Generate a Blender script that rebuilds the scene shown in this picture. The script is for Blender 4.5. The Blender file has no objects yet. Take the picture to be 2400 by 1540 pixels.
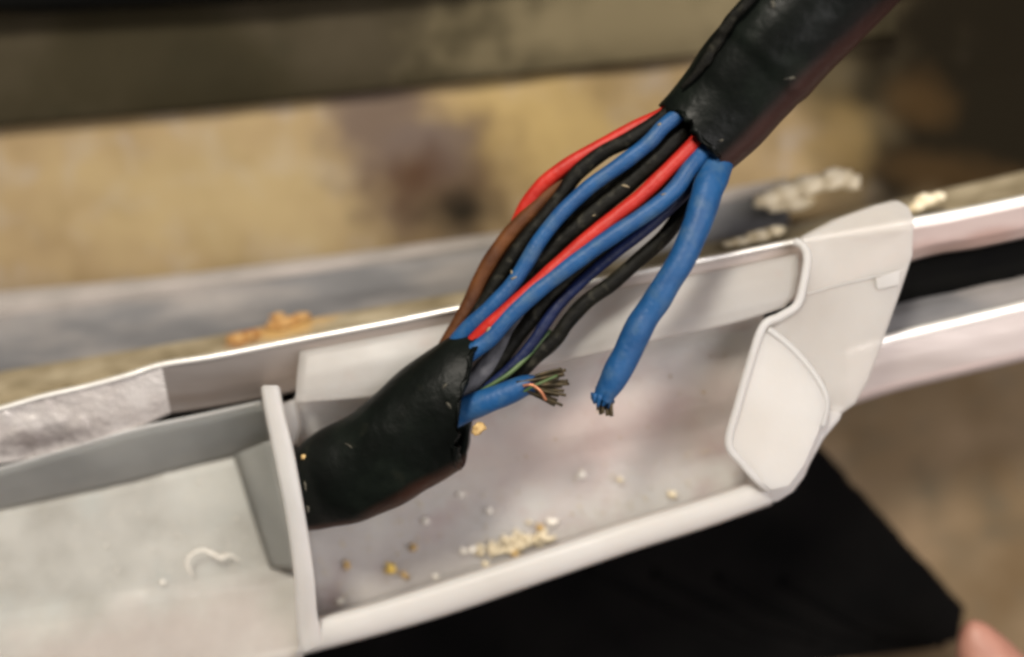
import bpy, bmesh, math, random
from mathutils import Vector, noise
random.seed(7)
S = 5e-5            # metres per photo pixel in the focus plane (the view is about 12 cm wide)
D = 2600.0          # camera height over the focus plane, same units
W, H = 2400.0, 1540.0
scene = bpy.context.scene

# ------------------------------------------------------------------ camera
cam_d = bpy.data.cameras.new('camera'); cam = bpy.data.objects.new('camera', cam_d)
scene.collection.objects.link(cam); scene.camera = cam
cam.location = (0, 0, D * S)
cam_d.sensor_width = 36; cam_d.lens = 36 * D / W
cam_d.clip_start = 0.005; cam_d.clip_end = 20
cam_d.dof.use_dof = True; cam_d.dof.focus_distance = (D - 80) * S
cam_d.dof.aperture_fstop = 5.2
# ------------------------------------------------------------------ world
world = bpy.data.worlds.new('World'); scene.world = world; world.use_nodes = True
bg = world.node_tree.nodes['Background']
bg.inputs[0].default_value = (1.0, 0.95, 0.92, 1); bg.inputs[1].default_value = 0.09
# ------------------------------------------------------------------ lamps
def area(name, loc, target, size, energy, col, size_y=None):
    l = bpy.data.lights.new(name, 'AREA'); l.energy = energy; l.color = col; l.size = size
    if size_y: l.shape = 'RECTANGLE'; l.size_y = size_y
    o = bpy.data.objects.new(name, l); scene.collection.objects.link(o)
    o.location = loc
    o.rotation_euler = (Vector(target) - Vector(loc)).to_track_quat('-Z', 'Y').to_euler()
    return o
area('work_lamp', (-0.11, 0.27, 0.38), (0, 0, 0), 0.10, 3.15, (1.0, 0.93, 0.82))
area('fill_lamp', (0.24, 0.02, 0.40), (0, 0, 0), 0.26, 1.85, (1.0, 0.945, 0.95))  # added soft fill that lightens the plastic; no such lamp in view
area('warm_bounce', (0.22, -0.20, 0.10), (0.0, 0.0, 0), 0.14, 0.18, (1.0, 0.80, 0.77))
scene.view_settings.view_transform = 'Standard'; scene.view_settings.look = 'None'
scene.view_settings.exposure = 0.0; scene.view_settings.gamma = 1.0
scene.render.engine = 'CYCLES'; scene.cycles.filter_width = 3.0

# ------------------------------------------------------------------ helpers
def P(x, y, z=0.0):
    k = (D - z) / D * S
    return Vector(((x - W / 2) * k, (H / 2 - y) * k, z * S))
def RS(r, z): return r * (D - z) / D * S
PLOC = {}
def root(name, at, label, cat, group=None, rot=None):
    o = bpy.data.objects.new(name, None); scene.collection.objects.link(o)
    o.empty_display_size = 0.005; o.location = at; PLOC[o] = Vector(at)
    tag(o, label, cat, group); return o
def tag(o, label=None, cat=None, group=None, kind=None):
    if label: o['label'] = label
    if cat: o['category'] = cat
    if group: o['group'] = group
    if kind: o['kind'] = kind
def mesh(name, verts, faces, mat, parent=None, smooth=True, bevel=0, solid=0, sub=0, offset=-1):
    base = Vector((0, 0, 0))
    for v in verts: base += Vector(v)
    base /= len(verts)
    m = bpy.data.meshes.new(name); m.from_pydata([tuple(Vector(v) - base) for v in verts], [], faces); m.update()
    bm = bmesh.new(); bm.from_mesh(m); bmesh.ops.recalc_face_normals(bm, faces=bm.faces[:]); bm.to_mesh(m); bm.free()
    m.polygons.foreach_set('use_smooth', [smooth] * len(m.polygons))
    m.materials.append(mat)
    o = bpy.data.objects.new(name, m); scene.collection.objects.link(o)
    PLOC[o] = base
    o.location = base - (PLOC[parent] if parent else Vector((0, 0, 0)))
    if parent: o.parent = parent
    if solid:
        s = o.modifiers.new('solid', 'SOLIDIFY'); s.thickness = solid * S; s.offset = offset
    if bevel:
        b = o.modifiers.new('bevel', 'BEVEL'); b.width = bevel * S; b.segments = 3; b.limit_method = 'ANGLE'; b.angle_limit = math.radians(40)
        if smooth: o.modifiers.new('wn', 'WEIGHTED_NORMAL')
    if sub:
        s = o.modifiers.new('sub', 'SUBSURF'); s.levels = sub; s.render_levels = sub
    return o
def crom(p, n):
    """resample a list of tuples with a Catmull-Rom curve, n steps a span"""
    out = []
    for i in range(len(p) - 1):
        a, b, c, d = p[max(i - 1, 0)], p[i], p[i + 1], p[min(i + 2, len(p) - 1)]
        for k in range(n):
            t = k / n
            out.append(tuple(0.5 * ((2 * b[j]) + (-a[j] + c[j]) * t + (2 * a[j] - 5 * b[j] + 4 * c[j] - d[j]) * t * t
                       + (-a[j] + 3 * b[j] - 3 * c[j] + d[j]) * t ** 3) for j in range(len(b))))
    out.append(tuple(p[-1])); return out
def tube_geo(pts, seg=16, n=6, flat=1.0, wob=0.0, cap=(True, True), ragged=(0, 0), seed=0.0, wf=60.0, fn=None, shear=0, dip=0):
    """pts: (px, py, z, r).  Returns verts, faces of a swept tube."""
    q = crom(pts, n)
    c = [P(a[0], a[1], a[2]) for a in q]; rad = [RS(a[3], a[2]) for a in q]
    V = []; F = []
    for i, p in enumerate(c):
        t = (c[min(i + 1, len(c) - 1)] - c[max(i - 1, 0)]).normalized()
        side = t.cross(Vector((0, 0, 1))).normalized(); up = side.cross(t).normalized()
        for k in range(seg):
            a = 2 * math.pi * k / seg
            d = side * math.cos(a) + up * math.sin(a) * flat
            r = rad[i]
            if wob:
                r *= 1 + wob * noise.noise((p + d * r) / (wf * S) + Vector((seed, seed * 2, 0)))
            if fn: r *= fn(i / (len(c) - 1), a)
            v = p + d * r
            if shear: v -= t * S * (shear * math.cos(a) - dip * math.sin(a)) * max(0.0, 1 - 1.5 * i / (len(c) - 1)) ** 1.3
            if ragged[0] and i == 0: v -= t * S * ragged[0] * (noise.noise(Vector((k * .9, seed, 3))) + .3 * math.sin(a * 3))
            if ragged[1] and i == len(c) - 1: v += t * S * ragged[1] * (noise.noise(Vector((k * .9, seed, 9))) + .3 * math.sin(a * 3))
            V.append(v)
    for i in range(len(c) - 1):
        for k in range(seg):
            k2 = (k + 1) % seg
            F.append((i * seg + k, i * seg + k2, (i + 1) * seg + k2, (i + 1) * seg + k))
    if cap[0]: F.append(tuple(range(seg - 1, -1, -1)))
    if cap[1]: F.append(tuple((len(c) - 1) * seg + k for k in range(seg)))
    return V, F
def tube(name, pts, mat, parent=None, solid=0, **kw):
    V, F = tube_geo(pts, **kw)
    return mesh(name, V, F, mat, parent, solid=solid)
def loft(name, rows, mat, parent=None, n=6, m=4, solid=0, bevel=0, disp=None, smooth=True, curve_u=True, offset=-1, relief=0, rf=60):
    """rows: list of polylines (px,py,z), all of the same length; a sheet through them."""
    g = [crom(r, n) if curve_u else r for r in rows]
    cols = len(g[0]); colsets = []
    for j in range(cols):
        col = [g[i][j] for i in range(len(g))]
        if m > 1:
            c2 = []
            for i in range(len(col) - 1):
                for k in range(m):
                    t = k / m; c2.append(tuple(col[i][q] * (1 - t) + col[i + 1][q] * t for q in range(3)))
            c2.append(col[-1]); col = c2
        colsets.append(col)
    V = []; F = []; nr = len(colsets[0])
    for j in range(cols):
        for i in range(nr):
            x, y, z = colsets[j][i]
            if disp: z += disp(x, y)
            if relief: z += relief * noise.fractal(Vector((x / rf, y / rf, 1.7)), 1.0, 2.0, 3)
            V.append(P(x, y, z))
    for j in range(cols - 1):
        for i in range(nr - 1):
            F.append((j * nr + i, (j + 1) * nr + i, (j + 1) * nr + i + 1, j * nr + i + 1))
    return mesh(name, V, F, mat, parent, solid=solid, bevel=bevel, smooth=smooth, offset=offset)
def plate(name, pts, th, mat, parent=None, bevel=4, smooth=True):
    """a solid slab: polygon (px,py,z) as its near face, th thick, away from the camera"""
    n = len(pts)
    top = [P(*p) for p in pts]; bot = [v - Vector((0, 0, th * S)) for v in top]
    F = [tuple(range(n)), tuple(range(2 * n - 1, n - 1, -1))]
    for i in range(n):
        j = (i + 1) % n; F.append((i, j, n + j, n + i))
    return mesh(name, top + bot, F, mat, parent, bevel=bevel, smooth=smooth)
def lump(name, x, y, z, rx, ry, rz, mat, parent=None, rough=.35, seed=0, sub=2, freq=1.6, rot=0.0):
    bm = bmesh.new(); bmesh.ops.create_icosphere(bm, subdivisions=sub, radius=1)
    c = P(x, y, z); V = []
    for v in bm.verts:
        d = v.co.copy(); k = 1 + rough * noise.fractal(d * freq + Vector((seed * 3.1, seed, 0)), 1, 2, 3)
        a = Vector((d.x * rx, d.y * ry, d.z * rz)) * k * S
        V.append(c + Vector((a.x * math.cos(rot) - a.y * math.sin(rot), a.x * math.sin(rot) + a.y * math.cos(rot), a.z)))
    F = [tuple(v.index for v in f.verts) for f in bm.faces]; bm.free()
    return mesh(name, V, F, mat, parent)

# ------------------------------------------------------------------ materials
def mat(name, stops, f=120, detail=4, rough=.5, metal=0, bump=0, bf=20, spec=.5, trans=0, sss=0, f2=None, c2=None, th2=(.55, .7), stretch=None, rough_var=0, ior=1.45, coat=0):
    """stops: [(pos, (r,g,b)), ...] mixed by object-space noise with features f px wide"""
    m = bpy.data.materials.new(name); m.use_nodes = True; nt = m.node_tree; N = nt.nodes; L = nt.links
    b = N['Principled BSDF']
    tc = N.new('ShaderNodeTexCoord'); mp = N.new('ShaderNodeMapping'); L.new(tc.outputs['Object'], mp.inputs[0])
    if stretch: mp.inputs['Rotation'].default_value = (0, 0, math.radians(stretch[0])); mp.inputs['Scale'].default_value = (stretch[1], 1, 1)
    def nz(ff, det=4, off=0):
        t = N.new('ShaderNodeTexNoise'); t.noise_dimensions = '4D'; t.inputs['W'].default_value = off
        t.inputs['Scale'].default_value = 1 / (ff * S); t.inputs['Detail'].default_value = det
        L.new(mp.outputs[0], t.inputs['Vector']); return t
    t = nz(f, detail); cr = N.new('ShaderNodeValToRGB'); L.new(t.outputs['Fac'], cr.inputs[0])
    e = cr.color_ramp.elements
    while len(e) < len(stops): e.new(.5)
    for i, (p, c) in enumerate(stops): e[i].position = p; e[i].color = (*c, 1)
    out = cr.outputs[0]
    if f2:
        t2 = nz(f2, 5, 4.2); mr = N.new('ShaderNodeMapRange'); mr.inputs[1].default_value, mr.inputs[2].default_value = th2
        L.new(t2.outputs['Fac'], mr.inputs[0]); mx = N.new('ShaderNodeMix'); mx.data_type = 'RGBA'
        L.new(mr.outputs[0], mx.inputs[0]); L.new(out, mx.inputs[6]); mx.inputs[7].default_value = (*c2, 1); out = mx.outputs[2]
    L.new(out, b.inputs['Base Color'])
    b.inputs['Roughness'].default_value = rough; b.inputs['Metallic'].default_value = metal
    b.inputs['Specular IOR Level'].default_value = spec; b.inputs['IOR'].default_value = ior
    b.inputs['Coat Weight'].default_value = coat
    if trans: b.inputs['Transmission Weight'].default_value = trans
    if sss:
        b.inputs['Subsurface Weight'].default_value = sss; b.inputs['Subsurface Radius'].default_value = (1, .85, .75)
        b.inputs['Subsurface Scale'].default_value = 90 * S
    if rough_var:
        t3 = nz(bf * 3, 4, 9); mr = N.new('ShaderNodeMapRange'); mr.inputs[3].default_value = rough - rough_var; mr.inputs[4].default_value = rough + rough_var
        mr.inputs[1].default_value = .3; mr.inputs[2].default_value = .7
        L.new(t3.outputs['Fac'], mr.inputs[0]); L.new(mr.outputs[0], b.inputs['Roughness'])
    if bump:
        t4 = nz(bf, 5, 2); bp = N.new('ShaderNodeBump'); bp.inputs['Distance'].default_value = bump * S; bp.inputs['Strength'].default_value = 1
        L.new(t4.outputs['Fac'], bp.inputs['Height']); L.new(bp.outputs[0], b.inputs['Normal'])
    return m
M = {}
M['blue'] = mat('blue_insulation', [(.3, (.006, .046, .135)), (.7, (.010, .072, .195))], f=60, spec=.35, rough=.5, bump=2, bf=14, f2=50, c2=(.040, .092, .165), th2=(.50, .75))
M['navy'] = mat('navy_insulation', [(.3, (.003, .006, .028)), (.7, (.006, .014, .058))], f=60, spec=.3, rough=.5, bump=2, bf=14)
M['red'] = mat('red_insulation', [(.3, (.30, .010, .006)), (.7, (.43, .020, .010))], f=60, spec=.35, rough=.5, bump=2, bf=14, f2=60, c2=(.30, .03, .015), th2=(.6, .8))
M['brown'] = mat('brown_insulation', [(.3, (.045, .015, .005)), (.7, (.12, .042, .011))], f=70, spec=.2, rough=.6, bump=3, bf=20)
M['black'] = mat('black_insulation', [(.3, (.002, .002, .0016)), (.7, (.007, .0065, .004))], f=40, rough=.6, bump=4, bf=22, f2=28, c2=(.045, .042, .03), th2=(.56, .8), spec=.15)
M['grey'] = mat('grey_filler', [(.3, (.02, .021, .024)), (.7, (.085, .085, .095))], f=50, rough=.7, bump=4, bf=16)
M['green'] = mat('green_insulation', [(.3, (.02, .06, .015)), (.7, (.07, .11, .03))], f=40, rough=.5)
M['copper'] = mat('copper', [(.3, (.45, .16, .08)), (.7, (.65, .28, .15))], f=20, rough=.4, metal=.6)
M['tarnish'] = mat('tarnished_copper', [(.3, (.018, .015, .006)), (.7, (.075, .052, .022))], f=16, rough=.5, metal=.4)
M['sheath'] = mat('black_rubber', [(.25, (.0015, .0018, .0015)), (.55, (.003, .0042, .0032)), (.8, (.008, .011, .008))], f=110, rough=.40, bump=4, bf=44, f2=60, c2=(.012, .013, .009), th2=(.60, .80), rough_var=.08, spec=.13)
M['scuff'] = mat('scuffed_rubber', [(.3, (.01, .01, .008)), (.6, (.05, .045, .03)), (.8, (.16, .15, .12))], f=14, rough=.6, bump=4, bf=10)
def plastic(name, c1, c2, f=200, clear=.06, trans=.25, rough=.42, bump=1.5, mottle=None, th=(.58, .78), transl=.35):  # second tone; the pinkish ones put a warm reflection into the colour
    m = mat(name, [(.3, c1), (.7, c2)], f=f, rough=rough, bump=bump, bf=40, trans=trans, sss=.55, f2=110 if mottle else None, c2=mottle, th2=th, spec=.4, rough_var=.06)
    nt = m.node_tree; b = nt.nodes['Principled BSDF']; out = nt.nodes['Material Output']
    tl = nt.nodes.new('ShaderNodeBsdfTranslucent'); mx = nt.nodes.new('ShaderNodeMixShader'); mx.inputs[0].default_value = transl
    src = b.inputs['Base Color'].links[0].from_socket
    nt.links.new(src, tl.inputs[0]); nt.links.new(b.outputs[0], mx.inputs[1]); nt.links.new(tl.outputs[0], mx.inputs[2]); tp = nt.nodes.new('ShaderNodeBsdfTransparent'); m2 = nt.nodes.new('ShaderNodeMixShader'); m2.inputs[0].default_value = clear
    nt.links.new(mx.outputs[0], m2.inputs[1]); nt.links.new(tp.outputs[0], m2.inputs[2]); nt.links.new(m2.outputs[0], out.inputs[0])
    return m
M['plastic'] = plastic('milky_plastic', (.66, .62, .575), (.76, .73, .69), trans=.25, clear=.28, mottle=(.68, .56, .51))
M['backwall'] = plastic('milky_plastic_pinkish', (.66, .58, .54), (.76, .70, .66), mottle=(.68, .50, .45), trans=.12, transl=.25, th=(.45, .7))
M['floor'] = plastic('milky_plastic_dusty_pinkish', (.66, .61, .575), (.80, .755, .69), f=130, mottle=(.56, .42, .40), trans=.08, transl=.25, th=(.50, .74))
M['floor_l'] = plastic('milky_plastic_powdered', (.56, .525, .46), (.78, .745, .67), f=120, mottle=(.70, .69, .63), th=(.52, .72), trans=.1)
M['bead'] = plastic('milky_plastic_edge', (.70, .67, .63), (.77, .745, .715), trans=.12, transl=.30, clear=.10)
M['grey_pl'] = plastic('grey_milky_plastic', (.40, .395, .37), (.56, .55, .51), trans=.25)
M['metal'] = mat('bent_aluminium', [(.3, (.40, .35, .32)), (.7, (.50, .45, .42))], f=140, rough=.42, metal=.75, bump=1, bf=30, f2=90, c2=(.34, .26, .20), th2=(.6, .85), stretch=(11, .2), rough_var=.04)
M['foil'] = mat('crinkled_aluminium', [(.3, (.55, .50, .47)), (.7, (.74, .70, .67))], f=80, rough=.30, metal=.4, bump=6, bf=22, rough_var=.1)
M['edge'] = mat('polished_edge', [(.3, (.85, .82, .76)), (.7, (.95, .93, .88))], f=60, rough=.3, metal=.35, bump=1)
M['dark'] = mat('black_recess', [(.3, (.002, .002, .002)), (.7, (.004, .004, .003))], rough=.8, spec=.1)
M['slab'] = mat('black_board', [(.3, (.0015, .0015, .0015)), (.7, (.004, .0036, .0034))], f=240, rough=.8, bump=3, bf=120, spec=.03)
M['beam'] = mat('dark_grey_brown_beam', [(.25, (.016, .013, .006)), (.5, (.025, .020, .010)), (.8, (.055, .044, .028))], f=520, rough=.75, bump=3, bf=60, f2=160, c2=(.02, .018, .009), th2=(.6, .8), spec=.08)
M['wall'] = mat('stained_beige_plaster', [(.25, (.17, .118, .055)), (.5, (.245, .178, .096)), (.75, (.29, .218, .115))], f=200, detail=3, rough=.9, bump=3, bf=90, f2=120, c2=(.27, .23, .19), th2=(.5, .8), spec=.08)
M['stain_or_tint'] = mat('brown_violet_stain', [(.30, (.030, .022, .016)), (.45, (.09, .062, .048)), (.6, (.16, .135, .13)), (.75, (.38, .28, .13))], f=170, detail=3, rough=.9, bump=14, bf=60)
M['ledge'] = mat('grey_dusty_ledge', [(.25, (.06, .059, .062)), (.5, (.11, .107, .108)), (.75, (.21, .19, .175))], f=130, rough=.6, bump=5, bf=50, stretch=(10, .4))
M['ledge_edge'] = mat('grey_ledge_lip', [(.3, (.22, .20, .18)), (.7, (.31, .275, .25))], f=160, rough=.6, bump=3)
M['grit'] = mat('sandy_dust', [(.25, (.10, .078, .042)), (.5, (.22, .18, .115)), (.75, (.34, .29, .20))], f=70, rough=.9, bump=8, bf=24, stretch=(10, .5), spec=.08)
M['soot'] = mat('dark_brown_grime', [(.35, (.001, .001, .001)), (.52, (.005, .004, .0025)), (.68, (.020, .013, .006)), (.85, (.06, .036, .012))], f=230, detail=3, rough=.85, bump=14, bf=70, spec=.08)
M['brownboard'] = mat('brown_board', [(.25, (.10, .064, .030)), (.5, (.145, .104, .060)), (.75, (.21, .15, .092))], f=300, rough=.8, bump=4, bf=60, f2=150, c2=(.09, .075, .05), th2=(.5, .8), spec=.08)
M['foam'] = mat('cream_foam', [(.3, (.46, .37, .22)), (.6, (.72, .63, .46)), (.8, (.82, .77, .64))], f=30, rough=.95, bump=10, bf=14)
M['rust'] = mat('orange_rusty_foam', [(.3, (.26, .12, .03)), (.6, (.38, .22, .08)), (.8, (.46, .33, .17))], f=26, rough=.95, bump=8, bf=12)
M['yellow'] = mat('yellow_crumb', [(.3, (.55, .34, .05)), (.7, (.82, .60, .16))], f=14, rough=.8, bump=4, bf=8)
M['white'] = mat('white_crumb', [(.3, (.60, .55, .47)), (.7, (.82, .79, .72))], f=14, rough=.7, bump=3, bf=8)
M['tan'] = mat('tan_crumb', [(.3, (.28, .17, .06)), (.7, (.55, .38, .16))], f=14, rough=.8, bump=4, bf=8)
M['skin'] = mat('skin', [(.3, (.30, .14, .10)), (.7, (.38, .19, .14))], f=60, rough=.5, bump=2, bf=12, sss=.3)

def stain_or_tint(m, cx, cy, rx, ry, ang, col, edge=.35, nf=90, amt=1.0, dist=.6, z=-650):
    """a colour patch with its own outline: ellipse in world position, its rim broken by noise"""
    nt = m.node_tree; N = nt.nodes; L = nt.links; b = N['Principled BSDF']
    src = b.inputs['Base Color'].links[0].from_socket
    g = N.new('ShaderNodeNewGeometry'); mp = N.new('ShaderNodeMapping'); mp.vector_type = 'TEXTURE'
    k = (D - z) / D * S
    mp.inputs['Location'].default_value = ((cx - W / 2) * k, (H / 2 - cy) * k, 0)
    mp.inputs['Rotation'].default_value = (0, 0, math.radians(ang)); mp.inputs['Scale'].default_value = (rx * k, ry * k, 1e6)
    t = N.new('ShaderNodeTexNoise'); t.inputs['Scale'].default_value = 1 / (nf * S); t.inputs['Detail'].default_value = 1.5
    L.new(g.outputs['Position'], t.inputs['Vector']); L.new(g.outputs['Position'], mp.inputs[0])
    ln = N.new('ShaderNodeVectorMath'); ln.operation = 'LENGTH'; L.new(mp.outputs[0], ln.inputs[0])
    ma = N.new('ShaderNodeMath'); ma.operation = 'MULTIPLY_ADD'; L.new(t.outputs['Fac'], ma.inputs[0]); ma.inputs[1].default_value = dist * 2; 
    L.new(ln.outputs['Value'], ma.inputs[2])
    mr = N.new('ShaderNodeMapRange'); mr.interpolation_type = 'SMOOTHSTEP'; L.new(ma.outputs[0], mr.inputs[0])
    mr.inputs[1].default_value = 1 + dist + edge; mr.inputs[2].default_value = 1 + dist - edge; mr.inputs[3].default_value = 0; mr.inputs[4].default_value = amt
    mx = N.new('ShaderNodeMix'); mx.data_type = 'RGBA'; L.new(mr.outputs[0], mx.inputs[0]); L.new(src, mx.inputs[6]); mx.inputs[7].default_value = (*col, 1)
    L.new(mx.outputs[2], b.inputs['Base Color'])
stain_or_tint(M['wall'], 1230, 320, 200, 150, 0, (.40, .29, .12), edge=.8, amt=.75)
stain_or_tint(M['wall'], 560, 470, 360, 130, 0, (.32, .25, .13), edge=.8, amt=.6)
stain_or_tint(M['wall'], 900, 300, 120, 190, 25, (.12, .088, .066), edge=.7)
stain_or_tint(M['wall'], 1040, 440, 160, 140, 30, (.085, .055, .034), edge=.8, amt=.95)
stain_or_tint(M['wall'], 1000, 360, 90, 70, 20, (.13, .105, .095), edge=.8, amt=.6)
stain_or_tint(M['wall'], 975, 410, 70, 50, 30, (.055, .026, .012), edge=.9, amt=.8)
stain_or_tint(M['wall'], 1080, 500, 70, 42, 0, (.018, .014, .009), edge=1.0)
stain_or_tint(M['wall'], 2060, 120, 240, 260, -30, (.045, .036, .020), edge=.5, nf=140, amt=.92)  # much darker patch right of the upper cable
stain_or_tint(M['wall'], 2420, 260, 420, 460, 0, (.008, .006, .003), edge=.4, nf=190)  # wall goes near black towards the upper right
stain_or_tint(M['wall'], 2150, 240, 70, 60, 0, (.05, .028, .010), edge=.8, nf=120, amt=.6)
stain_or_tint(M['wall'], 2200, 420, 160, 50, -10, (.045, .026, .010), edge=.8, nf=120, amt=.7)
stain_or_tint(M['wall'], 1960, 330, 70, 90, 0, (.16, .11, .045), edge=.8, nf=80, amt=.7)
stain_or_tint(M['beam'], 1500, 60, 380, 160, 8, (.16, .13, .075), edge=.7, z=-550, amt=.8)  # beam gets paler towards the right
stain_or_tint(M['grit'], 660, 762, 90, 30, 14, (.42, .25, .08), edge=.7, z=-290, nf=40)
stain_or_tint(M['grit'], 566, 790, 34, 16, 14, (.26, .09, .02), edge=.6, z=-270, nf=30)
stain_or_tint(M['foil'], 90, 1030, 110, 24, 12, (.14, .115, .11), edge=.7, z=-100, nf=30, amt=.7)  # dark reflection in the crinkled metal, painted into its colour
stain_or_tint(M['floor'], 1450, 1000, 380, 110, 14, (.78, .56, .50), edge=.8, z=-190, amt=.65)  # pink reflection on the trough, put into the floor colour
stain_or_tint(M['floor'], 900, 1330, 260, 90, 14, (.44, .36, .36), edge=.8, z=-240, amt=.35)  # greyer tone on the floor near the divider
stain_or_tint(M['sheath'], 1900, 206, 420, 30, 44, (.042, .019, .015), edge=.6, z=140, nf=110, dist=.35, amt=.9)  # reddish sheen along the upper sheath, painted into its colour
stain_or_tint(M['sheath'], 1010, 1150, 170, 34, 27, (.045, .019, .012), edge=.45, z=0, nf=80, dist=.35, amt=.9)  # reddish sheen low on the lower sheath, painted in as well
stain_or_tint(M['sheath'], 780, 1236, 130, 14, 10, (.040, .018, .012), edge=.6, z=-20, nf=80, dist=.35, amt=.9)  # thin end of the painted sheen, lower left of the sheath
stain_or_tint(M['metal'], 640, 885, 200, 34, 14, (.30, .23, .18), edge=.8, z=-110, amt=.5)  # brown reflection on the flange face, put into the metal colour
stain_or_tint(M['metal'], 2260, 575, 200, 22, 12, (.30, .20, .16), edge=.8, z=-110, amt=.7)  # pink-brown reflection right of the hook, painted into the metal
stain_or_tint(M['floor_l'], 300, 1560, 520, 110, 12, (.66, .54, .49), edge=.6, z=-120, amt=.7)  # pinker along the left front wall
stain_or_tint(M['floor_l'], 520, 1130, 110, 70, 20, (.86, .83, .74), edge=.8, z=-230, amt=.8)  # paler patch towards the divider
# ------------------------------------------------------------------ background structure
def struct(o, label=None): tag(o, label, None, None, 'structure'); return o
# everything stands in front of this far back wall
struct(loft('back_wall', [[(-900, -700, -1500), (3300, -700, -1500)], [(-900, 2300, -1500), (3300, 2300, -1500)]], M['soot'], n=8, m=8, curve_u=False, solid=40))
struct(loft('plaster_wall', [
    [(-300, 250, -580), (300, 215, -580), (800, 190, -580), (1200, 130, -580), (1700, 60, -580), (2100, 0, -600), (2700, -100, -620)],
    [(-300, 480, -600), (300, 450, -600), (800, 420, -600), (1200, 370, -600), (1700, 280, -600), (2100, 220, -640), (2700, 140, -640)],
    [(-300, 800, -640), (300, 730, -640), (800, 680, -640), (1200, 620, -640), (1700, 530, -640), (2100, 500, -560), (2700, 420, -560)]],
    M['wall'], n=10, m=14, relief=6, rf=200, solid=30))
# dark beam along the top
bm_ = root('top_beam', P(800, 120, -560), 'dark grey brown beam running along the top of the picture', 'beam')
loft('beam_face', [
    [(-300, 40, -560), (0, 34, -560), (600, 2, -560), (1200, -60, -560), (2100, -170, -560)],
    [(-300, 318, -540), (0, 284, -540), (600, 232, -540), (1200, 166, -540), (2100, 76, -540)],
    [(-300, 330, -552), (0, 298, -552), (600, 245, -552), (1200, 178, -552), (2100, 84, -552)],
    [(-300, 330, -740), (0, 300, -740), (600, 247, -740), (1200, 180, -740), (2100, 86, -740)]],
    M['beam'], bm_, n=8, m=3, relief=5, rf=90)
loft('black_top_strip', [
    [(-400, -200, -500), (0, -200, -500), (600, -260, -500), (1300, -330, -500)],
    [(-400, 50, -500), (0, 26, -500), (600, -4, -500), (1300, -74, -500)]], M['dark'], bm_, n=4, m=2, solid=40)
# grey ledge
lg = root('grey_ledge', P(600, 740, -420), 'dusty grey metal ledge between the beige wall and the bright rail', 'ledge')
loft('ledge_lip', [
    [(-300, 720, -470), (0, 684, -470), (450, 640, -470), (1150, 548, -470), (1480, 490, -470), (1760, 432, -470), (1850, 418, -480)],
    [(-300, 750, -430), (0, 712, -430), (450, 662, -430), (1150, 568, -430), (1480, 510, -430), (1760, 452, -430), (1850, 436, -440)],
    [(-300, 775, -436), (0, 742, -436), (450, 680, -436), (1150, 580, -436), (1480, 520, -436), (1760, 462, -436), (1850, 446, -440)]],
    M['ledge_edge'], lg, n=8, m=3, relief=4, rf=60)
loft('ledge_face', [
    [(-300, 775, -437), (0, 742, -437), (450, 680, -437), (1150, 580, -437), (1480, 520, -437), (1760, 462, -437), (1850, 446, -441)],
    [(-300, 840, -400), (0, 805, -400), (450, 740, -400), (1150, 640, -400), (1480, 590, -400), (1760, 540, -400), (1850, 520, -400)],
    [(-300, 930, -330), (0, 890, -330), (450, 812, -330), (1150, 690, -330), (1480, 620, -330), (1760, 570, -330), (1850, 550, -330)]],
    M['ledge'], lg, n=8, m=6, relief=10, rf=70)
struct(loft('dust_bed', [
    [(-300, 922, -320), (0, 872, -320), (450, 797, -320), (700, 752, -320), (1150, 672, -320), (1480, 606, -320), (1760, 548, -320), (2100, 470, -340), (2500, 380, -360)],
    [(-300, 990, -250), (0, 930, -250), (450, 842, -250), (700, 800, -250), (1150, 712, -250), (1480, 650, -250), (1760, 590, -250), (2100, 528, -250), (2500, 440, -260)],
    [(-300, 1100, -240), (0, 1040, -240), (450, 942, -240), (700, 900, -240), (1150, 812, -240), (1480, 750, -240), (1760, 690, -240), (2100, 620, -240), (2500, 520, -240)]],
    M['grit'], n=8, m=7, relief=16, rf=40))
# brown board low on the right, black board under the tray
struct(loft('brown_board', [
    [(1500, 700, -760), (2000, 660, -760), (2700, 560, -760)],
    [(1300, 1300, -760), (2000, 1300, -760), (2800, 1300, -760)],
    [(1300, 2000, -760), (2000, 2000, -760), (2900, 2000, -760)]], M['brownboard'], n=10, m=10, relief=14, rf=180, solid=30))
bb = root('black_board', P(1500, 1400, -560), 'matt black board with a ragged right edge lying under the plastic tray', 'board')
ed = []
for i in range(30):
    t = i / 29; ed.append((1880 + 362 * t + 6 * noise.noise(Vector((t * 14, 0, 0))), 1000 + 402 * t + 7 * noise.noise(Vector((t * 14, 5, 0))), -560))
plate('board', [(0, 1750, -560), (0, 1120, -560), (900, 1120, -560), (1600, 960, -560)] + ed + [(2262, 1424, -560), (2248, 1500, -560), (2180, 1522, -560), (2120, 1530, -560), (1900, 1556, -560), (1500, 1640, -560)], 90, M['slab'], bb, bevel=3)
for k in range(4):
    x0 = 1380 + k * 150
    tube('ridge', [(x0, 1330 + k * 10, -564, 14), (x0 + 200, 1425 + k * 14, -564, 14), (x0 + 380, 1495 + k * 4, -564, 14)], M['slab'], bb, seg=12, flat=.7)
# fingertip
fg = tube('fingertip', [(2470, 1790, -300, 110), (2400, 1690, -300, 104), (2340, 1600, -300, 90), (2305, 1530, -300, 66), (2284, 1478, -300, 36), (2276, 1456, -300, 10)], M['skin'], seg=24, n=6, flat=.8)
tag(fg, 'pink fingertip reaching in at the bottom right corner beside the black board', 'finger')

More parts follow.
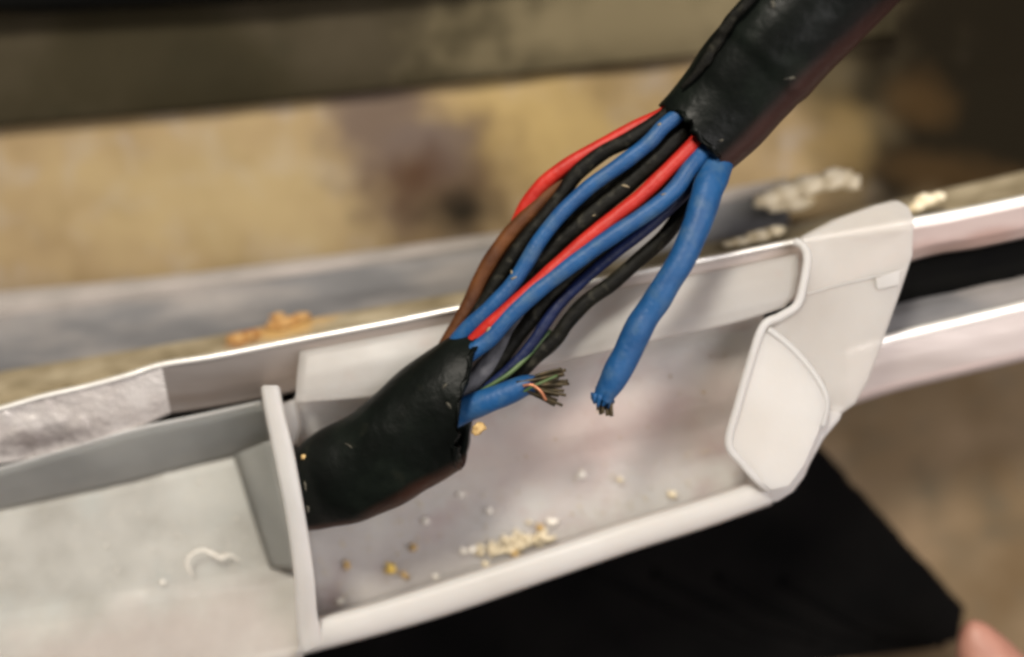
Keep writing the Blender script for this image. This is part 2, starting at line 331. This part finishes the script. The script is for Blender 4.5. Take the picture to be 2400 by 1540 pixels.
# ------------------------------------------------------------------ metal rail
rail = root('metal_rail', P(1200, 720, -120), 'bent shiny aluminium rail with two flanges running behind the cut cable', 'rail')
T = [(-300, 1030), (-60, 975), (0, 957), (100, 928), (200, 905), (300, 878), (380, 853), (500, 834), (700, 795), (900, 757), (1070, 722), (1300, 675), (1480, 640), (1700, 598), (1860, 566), (2150, 512), (2300, 483), (2500, 440)]
B = [(-300, 1150), (-60, 1102), (0, 1088), (120, 1064), (230, 1040), (320, 1005), (400, 968), (520, 950), (700, 916), (900, 875), (1070, 840), (1300, 795), (1480, 765), (1700, 735), (1860, 705), (2150, 606), (2300, 578), (2500, 535)]
def lerp(a, b, t): return tuple(a[i] * (1 - t) + b[i] * t for i in range(2))
def crinkle(x, y):
    k = max(0.12, min(.8, (300 - x) / 160)); v = Vector((x / 24, y / 18, .5))
    return k * (8 * abs(noise.noise(v)) + 3 * abs(noise.noise(v * 2.1)) + 8 * noise.noise(v * .4))
def wid(p): return 1.0 + max(0, (p[0] - 1900) / 180) * 1.1 if p[0] < 2150 else 2.5
def row(fn): return [fn(t, b) for t, b in zip(T, B)]
rows_lip = [row(lambda t, b: (t[0], t[1] - 4, -250)), row(lambda t, b: (t[0], t[1] - 5, -78)), row(lambda t, b: (t[0], t[1] - 2, -66)),
            row(lambda t, b: (t[0], t[1] + 5 * wid(t), -66)), row(lambda t, b: (t[0], t[1] + 9 * wid(t), -74))]
loft('flange_edge', rows_lip, M['edge'], rail, n=6, m=2, disp=lambda x, y: 2.5 * noise.noise(Vector((x / 60, y / 60, 0))))
ii = [i for i, t in enumerate(T) if t[0] <= 380]; jj = [i for i, t in enumerate(T) if t[0] >= 380]
def face(idx, name, m, disp, n):
    r = []
    for f, z in ((0, -75), (.3, -88), (.65, -104), (1.0, -128)):
        r.append([((T[i][0] * (1 - f) + B[i][0] * f), (T[i][1] + 9 * wid(T[i])) * (1 - f) + B[i][1] * f, z) for i in idx])
    r.append([(B[i][0], B[i][1] + 2, -150) for i in idx]); r.append([(B[i][0], B[i][1] - 12, -190) for i in idx])
    return loft(name, r, m, rail, n=n, m=6, disp=disp)
f1 = face(ii, 'crinkled_flange', M['foil'], crinkle, 16); f1['label'] = 'crinkled shiny left end of the upper flange'
face(jj, 'upper_flange', M['metal'], lambda x, y: 1.2 * noise.noise(Vector((x / 160, y / 80, 0))), 8)
loft('slot_shade', [  # black sheet standing in for the deep shade between the flanges
    [(-300, 1120, -215), (0, 1060, -215), (400, 950, -215), (700, 895, -215), (1480, 745, -215), (1860, 690, -215), (2150, 590, -215), (2500, 520, -215)],
    [(-300, 1260, -225), (0, 1150, -225), (400, 1040, -225), (700, 975, -225), (1480, 850, -225), (1860, 790, -225), (2150, 700, -225), (2500, 650, -225)]], M['dark'], rail, n=6, m=2, solid=8)
lw = [(1985, 748), (2100, 712), (2250, 676), (2400, 640), (2600, 592)]
fl = []
for dy, z, q in ((0, -222, 0), (26, -200, 0), (68, -190, .0), ):
    fl.append([(x, y + dy, z) for x, y in lw])
loft('lower_flange_top', fl, M['ledge'], rail, n=6, m=4, relief=3, rf=60)
loft('lower_flange_edge', [[(x, y + 66, -190) for x, y in lw], [(x, y + 68, -172) for x, y in lw], [(x, y + 84, -170) for x, y in lw], [(x, y + 92, -180) for x, y in lw]], M['edge'], rail, n=6, m=2, relief=1)
loft('lower_flange', [[(x, y + 92, -181) for x, y in lw], [(x, y + 135, -190) for x, y in lw], [(x, y + 190, -205) for x, y in lw], [(x, y + 206, -222) for x, y in lw], [(x, y + 200, -300) for x, y in lw]], M['metal'], rail, n=6, m=4, relief=1, rf=160)

# ------------------------------------------------------------------ plastic tray
tray = root('plastic_tray', P(1200, 1200, -240), 'milky translucent plastic tray clipped over the rail, crumbs on its floor', 'tray')
def lin(pl, n=5):
    out = []
    for i in range(len(pl) - 1):
        for k in range(n):
            t = k / n; out.append(tuple(pl[i][q] * (1 - t) + pl[i + 1][q] * t for q in range(3)))
    out.append(pl[-1]); return out
# right trough
FX = [696, 900, 1075, 1300, 1480, 1700, 1868]
def flr(ys, z, dx=(0, 0)): return [(x + (dx[0] if i == 0 else dx[1] if i == 6 else 0), y, z) for i, (x, y) in enumerate(zip(FX, ys))]
loft('back_flap', [
    flr([826, 790, 757, 712, 676, 634, 598], -62, (10, 0)), flr([832, 796, 763, 718, 682, 640, 604], -54, (7, 2)),
    flr([880, 846, 812, 762, 722, 680, 645], -38, (1, 2)), flr([925, 900, 868, 820, 780, 730, 690], -30, (-2, -6)),
    flr([944, 926, 891, 851, 809, 762, 720], -34, (-3, -30))],
    M['plastic'], tray, n=6, m=4, solid=10, relief=2, rf=140, offset=0)
loft('trough_shell', [
    [(692, 930, -90), (900, 915, -90), (1075, 880, -90), (1300, 840, -90), (1480, 798, -90), (1700, 748, -90), (1790, 728, -90)],
    [(692, 985, -150), (900, 950, -140), (1075, 915, -140), (1300, 875, -140), (1480, 833, -140), (1700, 783, -140), (1785, 762, -140)],
    [(700, 1100, -200), (900, 1080, -190), (1075, 1055, -190), (1300, 1020, -190), (1480, 985, -190), (1650, 945, -190), (1740, 920, -190)],
    [(704, 1160, -226), (900, 1135, -224), (1075, 1110, -224), (1300, 1070, -224), (1480, 1035, -224), (1650, 1000, -224), (1722, 980, -224)],
    [(708, 1205, -238), (900, 1180, -238), (1075, 1155, -238), (1300, 1115, -238), (1480, 1080, -238), (1650, 1045, -238), (1722, 1025, -238)],
    [(725, 1330, -244), (900, 1290, -244), (1075, 1240, -244), (1300, 1180, -244), (1480, 1130, -244), (1650, 1080, -244), (1745, 1056, -244)],
    [(740, 1452, -240), (900, 1404, -240), (1075, 1352, -240), (1300, 1282, -240), (1480, 1224, -240), (1650, 1172, -240), (1790, 1128, -240)]],
    M['floor'], tray, n=6, m=5, solid=10, relief=3, rf=120, offset=0)
RI = [(728, 1450), (900, 1402), (1075, 1347), (1300, 1275), (1480, 1215), (1650, 1165), (1790, 1118)]
RO = [(690, 1540), (900, 1484), (1075, 1432), (1300, 1354), (1480, 1292), (1650, 1238), (1810, 1182)]
def rr(f, z): return [(a[0] * (1 - f) + b[0] * f, a[1] * (1 - f) + b[1] * f, z) for a, b in zip(RI, RO)]
loft('front_rim', [rr(0, -236), rr(.02, -120), rr(.06, -62), rr(.14, -50), rr(.5, -40), rr(.86, -44), rr(.96, -54), rr(1, -72), rr(1, -160), rr(.95, -250)],
     M['bead'], tray, n=6, m=2, relief=1.5, rf=120)
# left trough
loft('left_back_wall', [
    [(-300, 1168, -130), (0, 1100, -130), (290, 1014, -130), (450, 980, -130), (612, 945, -130)],
    [(-300, 1174, -126), (0, 1106, -126), (290, 1022, -126), (450, 988, -126), (616, 953, -126)],
    [(-300, 1220, -170), (0, 1150, -170), (290, 1078, -170), (450, 1040, -170), (630, 1000, -170)],
    [(-300, 1262, -226), (0, 1194, -226), (290, 1134, -226), (450, 1092, -226), (650, 1046, -226)]],
    M['grey_pl'], tray, n=6, m=4, solid=8, relief=2, rf=100, offset=0)
loft('left_shell', [
    [(-300, 1262, -227), (0, 1194, -227), (290, 1134, -227), (450, 1092, -227), (660, 1044, -227)],
    [(-300, 1360, -232), (0, 1320, -232), (290, 1270, -232), (450, 1240, -232), (680, 1200, -232)],
    [(-300, 1500, -228), (0, 1436, -228), (290, 1385, -228), (450, 1358, -228), (698, 1310, -228)],
    [(-300, 1545, -212), (0, 1481, -212), (290, 1430, -212), (450, 1403, -212), (704, 1359, -212)],
    [(-300, 1600, -170), (0, 1540, -170), (290, 1490, -170), (450, 1463, -170), (708, 1420, -170)],
    [(-300, 1700, -90), (0, 1640, -90), (290, 1600, -90), (450, 1575, -90), (712, 1528, -90)],
    [(-300, 1760, -90), (0, 1700, -90), (290, 1660, -90), (450, 1625, -90), (708, 1550, -110)]],
    M['floor_l'], tray, n=8, m=6, solid=8, relief=4, rf=70, offset=0)
tube('edge_bead', [(-300, 1166, -124, 4), (0, 1098, -124, 4), (290, 1014, -122, 5), (450, 979, -122, 5), (612, 944, -122, 5)], M['bead'], tray, seg=8)
# divider wall with its post
loft('divider', [
    [(612, 908, -190), (618, 960, -190), (640, 1060, -190), (668, 1200, -190), (688, 1340, -190), (694, 1440, -190), (706, 1500, -190)],
    [(612, 908, 52), (620, 960, 52), (640, 1060, 52), (668, 1200, 52), (688, 1340, 18), (692, 1440, -20), (700, 1524, -50)],
    [(618, 903, 62), (628, 960, 62), (648, 1060, 62), (676, 1200, 62), (696, 1340, 28), (704, 1440, -12), (716, 1528, -44)],
    [(650, 903, 62), (660, 960, 62), (684, 1060, 62), (709, 1200, 62), (730, 1340, 28), (740, 1440, -12), (752, 1510, -44)],
    [(656, 908, 52), (666, 960, 52), (690, 1060, 52), (715, 1200, 52), (736, 1340, 18), (744, 1440, -20), (760, 1506, -52)],
    [(656, 908, -190), (664, 960, -190), (688, 1060, -190), (712, 1200, -235), (730, 1340, -238), (740, 1440, -238), (758, 1506, -238)]],
    M['bead'], tray, n=6, m=2, relief=1.5, rf=80)
loft('side_gusset', [
    [(548, 1066, -214), (572, 1140, -216), (600, 1230, -218), (634, 1330, -218)],
    [(640, 1030, -120), (662, 1120, -120), (682, 1220, -124), (700, 1336, -150)]], M['grey_pl'], tray, n=6, m=4, solid=6, offset=0)
plate('divider_ledge', [(652, 948, -60), (690, 936, -62), (700, 1000, -70), (690, 1046, -60), (676, 1046, -60)], 50, M['plastic'], tray, bevel=6)
# end wall
plate('hook', [(1878, 556, -24), (1960, 512, -50), (2050, 480, -60), (2104, 466, -56), (2134, 482, -44), (2146, 514, -30), (2142, 600, -14), (2112, 690, -8), (2080, 780, -8), (2040, 890, -10), (2008, 948, -14), (1968, 976, -18),
               (1925, 965, -18), (1925, 900, -16), (1870, 835, -14), (1795, 772, -12), (1826, 744, -12), (1868, 716, -12), (1882, 660, -12), (1892, 600, -16)], 46, M['plastic'], tray, bevel=12)
plate('end_flap', [(1792, 768, -6), (1840, 800, 0), (1888, 850, 6), (1926, 905, 10), (1936, 950, 10), (1920, 1010, 8), (1886, 1090, 4), (1850, 1140, 0), (1808, 1150, -6), (1772, 1122, -10), (1740, 1086, -10), (1706, 1042, -8), (1728, 950, -6), (1756, 850, -6)], 40, M['bead'], tray, bevel=3)
plate('outer_corner', [(1936, 955, -16), (1985, 950, -16), (1972, 985, -20), (1934, 1030, -26), (1904, 1084, -34), (1888, 1120, -38), (1862, 1154, -44), (1828, 1176, -48), (1800, 1184, -52), (1772, 1150, -46), (1790, 1120, -36)], 160, M['bead'], tray, bevel=14)
tube('edge_bead', [(1862, 566, -27, 10), (1882, 576, -19, 10), (1892, 606, -13, 10), (1884, 660, -7, 10), (1868, 714, -5, 10), (1828, 742, -3, 10), (1788, 766, -1, 10), (1756, 858, -1, 10), (1728, 955, -3, 10), (1708, 1040, -7, 10), (1740, 1086, -9, 10), (1778, 1128, -15, 10), (1806, 1150, -22, 8)], M['bead'], tray, seg=16, flat=.8)
tube('flap_bead', [(1800, 772, -6, 9), (1842, 804, -4, 9), (1888, 852, 0, 9), (1926, 908, 4, 9), (1936, 950, 2, 9), (1926, 1000, -2, 9)], M['bead'], tray, seg=10)
tube('hook_rib', [(1888, 690, -16, 3), (1960, 670, -16, 3), (2060, 646, -16, 3), (2126, 630, -20, 3)], M['bead'], tray, seg=8)
plate('hook_highlight', [(2052, 652, -6), (2110, 632, -6), (2108, 668, -6), (2056, 680, -6)], 4, M['bead'], tray, bevel=6)  # paler raised plate imitating a small highlight on the hook

# ------------------------------------------------------------------ the cable
cable = root('cut_cable', P(1250, 650, 0), 'thick black cable cut open, its coloured wires bared across the gap', 'cable')
def usheath(t, a):
    k = 1 + .05 * math.sin(a * 2 + 1 + t * 2)
    if t > .50: k += .05 * min(1, (t - .50) / .05)          # outer wrap starts here
    return k
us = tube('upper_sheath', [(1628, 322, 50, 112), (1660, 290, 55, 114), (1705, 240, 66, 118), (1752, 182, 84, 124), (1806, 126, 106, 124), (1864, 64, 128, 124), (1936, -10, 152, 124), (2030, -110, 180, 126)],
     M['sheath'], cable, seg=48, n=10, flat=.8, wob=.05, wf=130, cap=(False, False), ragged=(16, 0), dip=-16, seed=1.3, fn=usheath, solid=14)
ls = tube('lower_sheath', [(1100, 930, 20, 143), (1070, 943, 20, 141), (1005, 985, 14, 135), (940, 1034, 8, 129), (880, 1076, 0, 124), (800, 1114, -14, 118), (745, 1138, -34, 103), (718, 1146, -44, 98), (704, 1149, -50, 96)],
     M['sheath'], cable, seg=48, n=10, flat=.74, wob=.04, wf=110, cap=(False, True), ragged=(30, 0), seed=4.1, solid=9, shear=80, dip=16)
# torn lip and tape seam
lump('torn_flap', 1124, 1004, 60, 18, 11, 4, M['tan'], ls, rough=.5, rot=.6, sub=3)
tube('tape_seam', [(1596, 206, 116, 5), (1640, 160, 138, 10), (1676, 108, 156, 12), (1704, 60, 176, 13), (1752, 6, 200, 12), (1800, -60, 220, 10)], M['black'], cable, seg=10, wob=.5, wf=20, flat=.5)
from mathutils.bvhtree import BVHTree
def on_surface(o, x, y):
    m = o.data; t = BVHTree.FromPolygons([v.co + PLOC[o] for v in m.vertices], [tuple(p.vertices) for p in m.polygons])
    c = Vector((0, 0, D * S)); h = t.ray_cast(c, (P(x, y, 0) - c).normalized())
    return (h[0].z / S) if h[0] else None
for (o, x, y, rx, ry, m, ro) in [(us, 1668, 360, 9, 5, 'scuff', 1.2), (us, 1852, 184, 13, 3, 'scuff', .2), (us, 1812, 10, 5, 9, 'scuff', 0), (us, 1560, 262, 7, 4, 'scuff', .5), (us, 1690, 330, 6, 3, 'scuff', .4),
                             (ls, 716, 1140, 3, 14, 'scuff', .1), (ls, 722, 1192, 4, 11, 'scuff', 0), (ls, 712, 1072, 6, 7, 'tan', .4), (ls, 1042, 905, 8, 3, 'scuff', .8), (ls, 1052, 950, 9, 3, 'scuff', -.9), (ls, 820, 1046, 14, 2, 'scuff', -.6)]:
    z = on_surface(o, x, y)
    if z is not None: lump('dust_fleck', x, y, z + 1, rx, ry, 2.5, M[m], o, seed=x, rough=.6, sub=2, rot=ro)
def wire(m, pts, label=None, r=None, **kw):
    pts = [(p[0], p[1], p[2], (p[3] if len(p) > 3 else r) * .91) for p in pts]
    kw.setdefault('wob', .09); kw.setdefault('wf', 55)
    o = tube('wire', pts, M[m], cable, seg=20, n=7, seed=random.random() * 9, **kw)
    if label: o['label'] = label
    return o
wire('red', [(1600, 236, 40), (1556, 268, 42), (1500, 293, 42), (1400, 347, 38), (1330, 388, 30), (1272, 432, 20), (1234, 482, 8), (1205, 540, -6), (1160, 640, -16), (1110, 740, -20), (1050, 850, -8)], 'outer red wire bowing furthest to the upper left', r=19)
wire('black', [(1590, 250, 72), (1540, 285, 70), (1484, 322, 64), (1411, 360, 56), (1353, 407, 48), (1316, 457, 44), (1276, 510, 44), (1232, 560, 40), (1200, 606, 36), (1171, 650, 30), (1128, 722, 26), (1060, 820, 26)], 'black wire between the outer red and the upper blue wire', r=20, wob=.12)
wire('brown', [(1400, 360, 8), (1322, 424, 10), (1268, 476, 14), (1215, 528, 16), (1166, 588, 16), (1129, 650, 14), (1102, 712, 14), (1074, 762, 16), (1030, 840, 16)], 'brown wire along the left edge of the bundle', r=21)
wire('blue', [(1600, 262, 96), (1556, 296, 100), (1520, 335, 100), (1462, 380, 94), (1382, 437, 86), (1312, 504, 80), (1264, 566, 76), (1234, 614, 72), (1203, 662, 70), (1156, 714, 66), (1110, 756, 56), (1070, 798, 40), (1044, 846, 14), (1014, 900, 0)], 'upper blue wire lying on top of the black wires', r=20)
wire('black', [(1610, 280, 30), (1530, 350, 34), (1450, 420, 28), (1370, 488, 22), (1300, 566, 18), (1240, 650, 10), (1180, 730, 6), (1080, 830, 6)], 'added black wire darkening the gaps behind the upper blue wire', r=22)  # extra wire added so the gaps in the bundle turn dark
wire('black', [(1640, 270, 50), (1588, 322, 66), (1538, 372, 68), (1487, 418, 62), (1394, 498, 52), (1314, 566, 44), (1260, 620, 36), (1212, 676, 32), (1164, 728, 28), (1080, 830, 34)], 'thick dusty black wire in the middle of the bundle', r=25, wob=.14)
wire('red', [(1660, 300, 84), (1612, 352, 98), (1567, 396, 98), (1500, 461, 96), (1438, 510, 92), (1362, 571, 88), (1298, 630, 84), (1242, 680, 80), (1192, 724, 76), (1138, 772, 66), (1070, 840, 40)], 'inner red wire beside the lower blue wire', r=19)
wire('brown', [(1620, 372, 60), (1560, 440, 56), (1500, 492, 50), (1430, 548, 44), (1340, 620, 38), (1240, 710, 30), (1120, 820, 20)], 'thin brown wire almost hidden under the blue wire', r=12)
wire('blue', [(1670, 330, 84), (1620, 390, 104), (1585, 440, 110), (1545, 478, 110), (1473, 528, 106), (1400, 576, 100), (1327, 630, 94), (1255, 686, 88), (1200, 736, 82), (1149, 792, 76), (1092, 836, 70), (1056, 872, 60), (1010, 920, 40)], 'lower blue wire crossing the front of the bundle', r=22)
wire('navy', [(1660, 350, 60), (1622, 432, 62), (1582, 478, 60), (1509, 542, 56), (1436, 598, 52), (1364, 660, 48), (1312, 712, 46), (1282, 752, 44), (1250, 800, 42), (1209, 850, 38), (1165, 892, 32), (1110, 935, 20), (1040, 970, 0)], 'dark navy wire behind the lower blue wire', r=15)
wire('black', [(1560, 470, 30), (1440, 570, 26), (1340, 650, 20), (1272, 716, 16), (1211, 790, 14), (1166, 850, 14), (1106, 912, 10), (1030, 960, 0)], 'black wire running beside the navy wire', r=22)
wire('black', [(1660, 380, 40), (1625, 450, 40), (1596, 500, 40), (1556, 556, 40), (1490, 614, 36), (1434, 664, 34), (1376, 706, 32), (1332, 752, 30), (1300, 798, 26), (1254, 836, 20), (1218, 876, 14), (1150, 930, 4), (1080, 960, 0)], 'loose black wire standing apart on the right', r=20, wob=.1)
for (x, y, rx, ry, ro) in [(1466, 436, 9, 3, -.3), (1146, 772, 4, 8, -.8), (1200, 640, 3, 6, .3), (1204, 652, 8, 2, .4), (1556, 455, 7, 2, .3), (1392, 505, 4, 2, .2), (1634, 408, 9, 3, .9), (1545, 292, 5, 3, .6)]:
    best = None
    for w in [o for o in scene.collection.objects if o.name.startswith('wire')]:
        z = on_surface(w, x, y)
        if z is not None and (best is None or z > best[0]): best = (z, w)
    if best: lump('dust_fleck', x, y, best[0], rx, ry, 1.8, M['grit'], best[1], seed=x, rough=.6, sub=2, rot=ro)
wire('grey', [(1232, 748, 0), (1182, 808, 10), (1136, 864, 18), (1092, 908, 24), (1040, 950, 20)], 'grey filler core inside the lower bundle', r=26, wob=.12)
wire('green', [(1290, 776, 20), (1256, 814, 34), (1226, 846, 46), (1190, 878, 54), (1146, 906, 52), (1090, 940, 40)], 'thin yellow green wire beside the loose black wire', r=6)
# the two cut ends
def jag(c0, r, n, mat_, parent, dirv, name='insulation_scrap', ln=(10, 26), w=.35):
    dx, dy = dirv; L_ = math.hypot(dx, dy); dx /= L_; dy /= L_
    V = []; F = []
    for k in range(n):
        a = 2 * math.pi * k / n; sx = -dy * math.cos(a) * r; sy = dx * math.cos(a) * r; sz = math.sin(a) * r * .9
        l = random.uniform(*ln)
        v, f = tube_geo([(c0[0] + sx - dx * 6, c0[1] + sy - dy * 6, c0[2] + sz, r * w), (c0[0] + sx * .85 + dx * l * .6, c0[1] + sy * .85 + dy * l * .6, c0[2] + sz * .85, r * w * .8), (c0[0] + sx * .75 + dx * l, c0[1] + sy * .75 + dy * l, c0[2] + sz * .7, r * w * .15)], seg=6, n=2)
        b = len(V); V += v; F += [tuple(i + b for i in q) for q in f]
    return mesh(name, V, F, mat_, parent)
w1 = wire('blue', [(1700, 310, 40, 36), (1678, 385, 72, 43), (1656, 455, 110, 40), (1634, 527, 128, 36), (1600, 602, 132, 35), (1556, 678, 126, 36), (1512, 744, 118, 37), (1484, 794, 112, 37), (1462, 840, 108, 37), (1440, 884, 104, 35), (1420, 918, 100, 29), (1412, 938, 98, 25)],
          'thick blue wire cut off short and hanging free on the right', cap=(True, False), solid=7, ragged=(0, 26))
jag((1410, 932, 98), 21, 9, M['blue'], w1, (-.3, 1))
def strands(w, base, dirs, mt, name='copper_strand', r=3.2):
    for (dx, dy, dz, l) in dirs:
        o = tube(name, [(base[0] - 30 * dx, base[1] - 30 * dy, base[2], r), (base[0] + l * .4 * dx, base[1] + l * .4 * dy, base[2] + l * .3 * dz, r), (base[0] + l * dx, base[1] + l * (dy + .06 * random.uniform(-1, 1)), base[2] + l * dz, r)], M[mt], w, seg=8, n=4)
for k in range(7):
    sx = (k - 3) * 5.0; l = 24 + random.random() * 14 + (6 if k > 3 else 0)
    strands(w1, (1416 + sx, 936, 98 + random.uniform(-8, 12)), [(.06, 1, 0, l)], 'tarnish', r=4.4)
w2 = wire('blue', [(1010, 1000, 10, 30), (1060, 976, 34, 32), (1095, 958, 52, 33), (1134, 942, 64, 33), (1185, 922, 74, 31), (1225, 906, 80, 27), (1246, 900, 82, 24)],
          'short stub of blue wire with frayed copper strands', cap=(True, False), solid=7, ragged=(0, 22))
jag((1242, 902, 82), 18, 10, M['navy'], w2, (1, -.2), ln=(6, 18))
for k in range(19):
    a = -0.42 + .058 * k + random.uniform(-.03, .03); yy = 886 + 1.9 * k
    l = random.uniform(72, 98) * (1 - .012 * abs(k - 9)); dx, dy = math.cos(a * .72), math.sin(a * .72)
    strands(w2, (1240, yy, 84 + random.uniform(-14, 14)), [(dx, dy, random.uniform(-.12, .15), l)], 'tarnish', r=3.6)
cs = tube('copper_strand', [(1226, 904, 112, 3), (1246, 902, 120, 3.4), (1262, 912, 120, 3.6), (1272, 924, 116, 3.6), (1279, 938, 110, 3.4)], M['copper'], w2, seg=8); cs['label'] = 'bright bent copper strand'
tube('copper_strand', [(1228, 918, 112, 3), (1244, 908, 118, 3), (1270, 896, 118, 3), (1306, 880, 110, 3)], M['green'], w2, seg=8)['label'] = 'thin green thread across the strands'

# ------------------------------------------------------------------ foam lumps behind the rail
def clump(name, pts, m, label, cat, group=None, z=-230):
    r0 = root(name, P(pts[0][0], pts[0][1], z), label, cat, group)
    for i, (x, y, rx, ry) in enumerate(pts):
        lump('foam_lump', x, y, z + random.uniform(-6, 4), rx, ry, min(rx, ry) * .6, m, r0, seed=x * .01 + i, rough=.35, sub=3, freq=1.6, rot=.2)
    return r0
clump('foam_crumb', [(556, 794, 26, 13), (584, 788, 14, 9)], M['rust'], 'dark orange crumb of foam on the bright rail edge', 'foam', z=-276)
clump('foam_crumb', [(665, 758, 44, 17), (706, 744, 28, 13), (640, 772, 30, 10), (650, 740, 20, 8)], M['rust'], 'light orange foam lump behind the rail, beside the darker crumb', 'foam', z=-306)
clump('foam_heap', [(1845, 450, 60, 26), (1900, 434, 60, 26), (1955, 420, 50, 26), (1995, 428, 28, 20), (1800, 470, 40, 20), (1860, 480, 60, 18)], M['foam'], 'cream foam heap behind the clip, right of the hanging blue wire', 'foam', z=-330)
clump('foam_heap', [(1780, 552, 50, 15), (1735, 566, 44, 12), (1815, 542, 26, 14)], M['foam'], 'low cream foam streak lying along the rail edge left of the clip', 'foam', z=-245)
clump('foam_heap', [(2170, 470, 30, 16), (2150, 484, 24, 12), (2198, 462, 20, 12)], M['foam'], 'small cream foam lump behind the rail right of the clip', 'foam', z=-230)

# ------------------------------------------------------------------ crumbs on the tray floor
def crumb(x, y, rx, ry, m, label, z=-226, group='crumbs on the tray floor', cat='crumb', **kw):
    o = lump('crumb', x, y, z, rx * .88, ry * .8, min(rx, ry) * .35, M[m], seed=x * .013 + y, rough=1.0, sub=3, freq=1.3, **kw)
    tag(o, label, cat, group); return o
crumb(916, 1334, 15, 18, 'yellow', 'bright yellow crumb, largest on the tray floor near the divider')
crumb(948, 1348, 15, 8, 'tan', 'small tan flake touching the bright yellow crumb', rot=-.6)
crumb(813, 1324, 8, 13, 'tan', 'faint tan flake between the divider and the yellow crumb')
crumb(795, 1410, 12, 10, 'white', 'white speck in the left corner of the tray by the rim')
crumb(1022, 1352, 8, 8, 'white', 'white speck near the rim right of the yellow crumb')
crumb(970, 1284, 11, 11, 'tan', 'round tan crumb above and right of the yellow crumb')
crumb(998, 1220, 11, 9, 'white', 'pale speck in the open floor just under the black cable')
crumb(1080, 1160, 10, 8, 'white', 'pale speck close below the mouth of the lower cable')
crumb(1146, 1196, 9, 8, 'white', 'pale speck between the cable mouth and the cream crumb pile')
crumb(1362, 1112, 13, 10, 'white', 'round white speck furthest up on the tray floor')
crumb(1293, 1222, 13, 10, 'white', 'bright white speck just above the cream crumb pile')
crumb(1086, 1292, 9, 9, 'white', 'left one of two cream specks left of the crumb pile')
crumb(1108, 1288, 11, 10, 'white', 'right one of two cream specks left of the crumb pile')
crumb(1574, 1160, 11, 9, 'foam', 'pale cream speck near the right end of the tray floor')
crumb(1454, 1124, 7, 7, 'foam', 'faint speck midway between the round white speck and the end wall')
crumb(632, 1262, 8, 8, 'white', 'white speck left of the divider wall', z=-214)
crumb(150, 1467, 10, 8, 'white', 'white speck low in the left compartment', z=-212)
crumb(380, 1366, 7, 6, 'white', 'tiny white speck beneath the curled shaving', z=-214)
pile = root('crumb_pile', P(1200, 1280, -228), 'loose pile of cream and brown crumbs against the front rim', 'crumb pile')
for i in range(46):
    a = random.gauss(0, 42); b = random.gauss(0, 13)
    lump('crumb', 1195 + a, 1276 - a * .25 + b, -228 + random.uniform(0, 8), random.uniform(5, 13), random.uniform(4, 10), 4, M[random.choice(['foam', 'foam', 'foam', 'tan', 'yellow' if i % 9 == 0 else 'foam'])], pile, seed=i, rough=1.0, sub=2, freq=1.3, rot=random.random() * 3)
fl_ = tube('wood_shaving', [(1246, 1266, -220, 5), (1266, 1256, -212, 8), (1284, 1264, -214, 7), (1302, 1258, -218, 4)], M['foam'], seg=8, flat=.5)
tag(fl_, 'cream wavy shaving right of the crumb pile', 'shaving')
cv = tube('wood_shaving', [(452, 1350, -206, 1.5), (438, 1322, -196, 3), (446, 1302, -188, 3), (472, 1289, -184, 2.5), (496, 1297, -186, 4), (518, 1308, -196, 4), (536, 1300, -204, 2.5), (566, 1318, -212, 1)], M['white'], seg=8, flat=.45)
tag(cv, 'curled white shaving lying in the left compartment', 'shaving')

# fine dust that nobody could count
def dust(name, n, poly, z, m, label, cat):
    V = []; F = []
    for i in range(n):
        u, v = random.random(), random.random()
        x = (poly[0][0] * (1 - u) + poly[1][0] * u) * (1 - v) + (poly[3][0] * (1 - u) + poly[2][0] * u) * v
        y = (poly[0][1] * (1 - u) + poly[1][1] * u) * (1 - v) + (poly[3][1] * (1 - u) + poly[2][1] * u) * v
        c = P(x, y, z); r = random.choice([1.2, 1.6, 2.0, 2.6, 3.6]) * S; b = len(V)
        for d in ((1, 0, 0), (0, 1, 0), (-1, 0, 0), (0, -1, 0), (0, 0, 1), (0, 0, -1)):
            V.append(c + Vector(d) * r * random.uniform(.6, 1.4))
        F += [(b + a, b + (a + 1) % 4, b + 4) for a in range(4)] + [(b + (a + 1) % 4, b + a, b + 5) for a in range(4)]
    o = mesh(name, V, F, m); tag(o, label, cat, None, 'stuff')
dust('dust', 260, [(740, 1210), (1700, 1040), (1730, 1110), (750, 1420)], -230, M['foam'], 'fine pale dust scattered over the floor of the tray right of the divider', 'dust')
dust('dust', 120, [(0, 1220), (600, 1100), (660, 1300), (0, 1440)], -218, M['white'], 'fine white dust sprinkled in the left compartment of the tray', 'dust')
dust('dust', 90, [(720, 960), (1700, 800), (1700, 980), (740, 1180)], -150, M['tan'], 'sparse brown specks on the sloping back wall of the tray', 'dust')
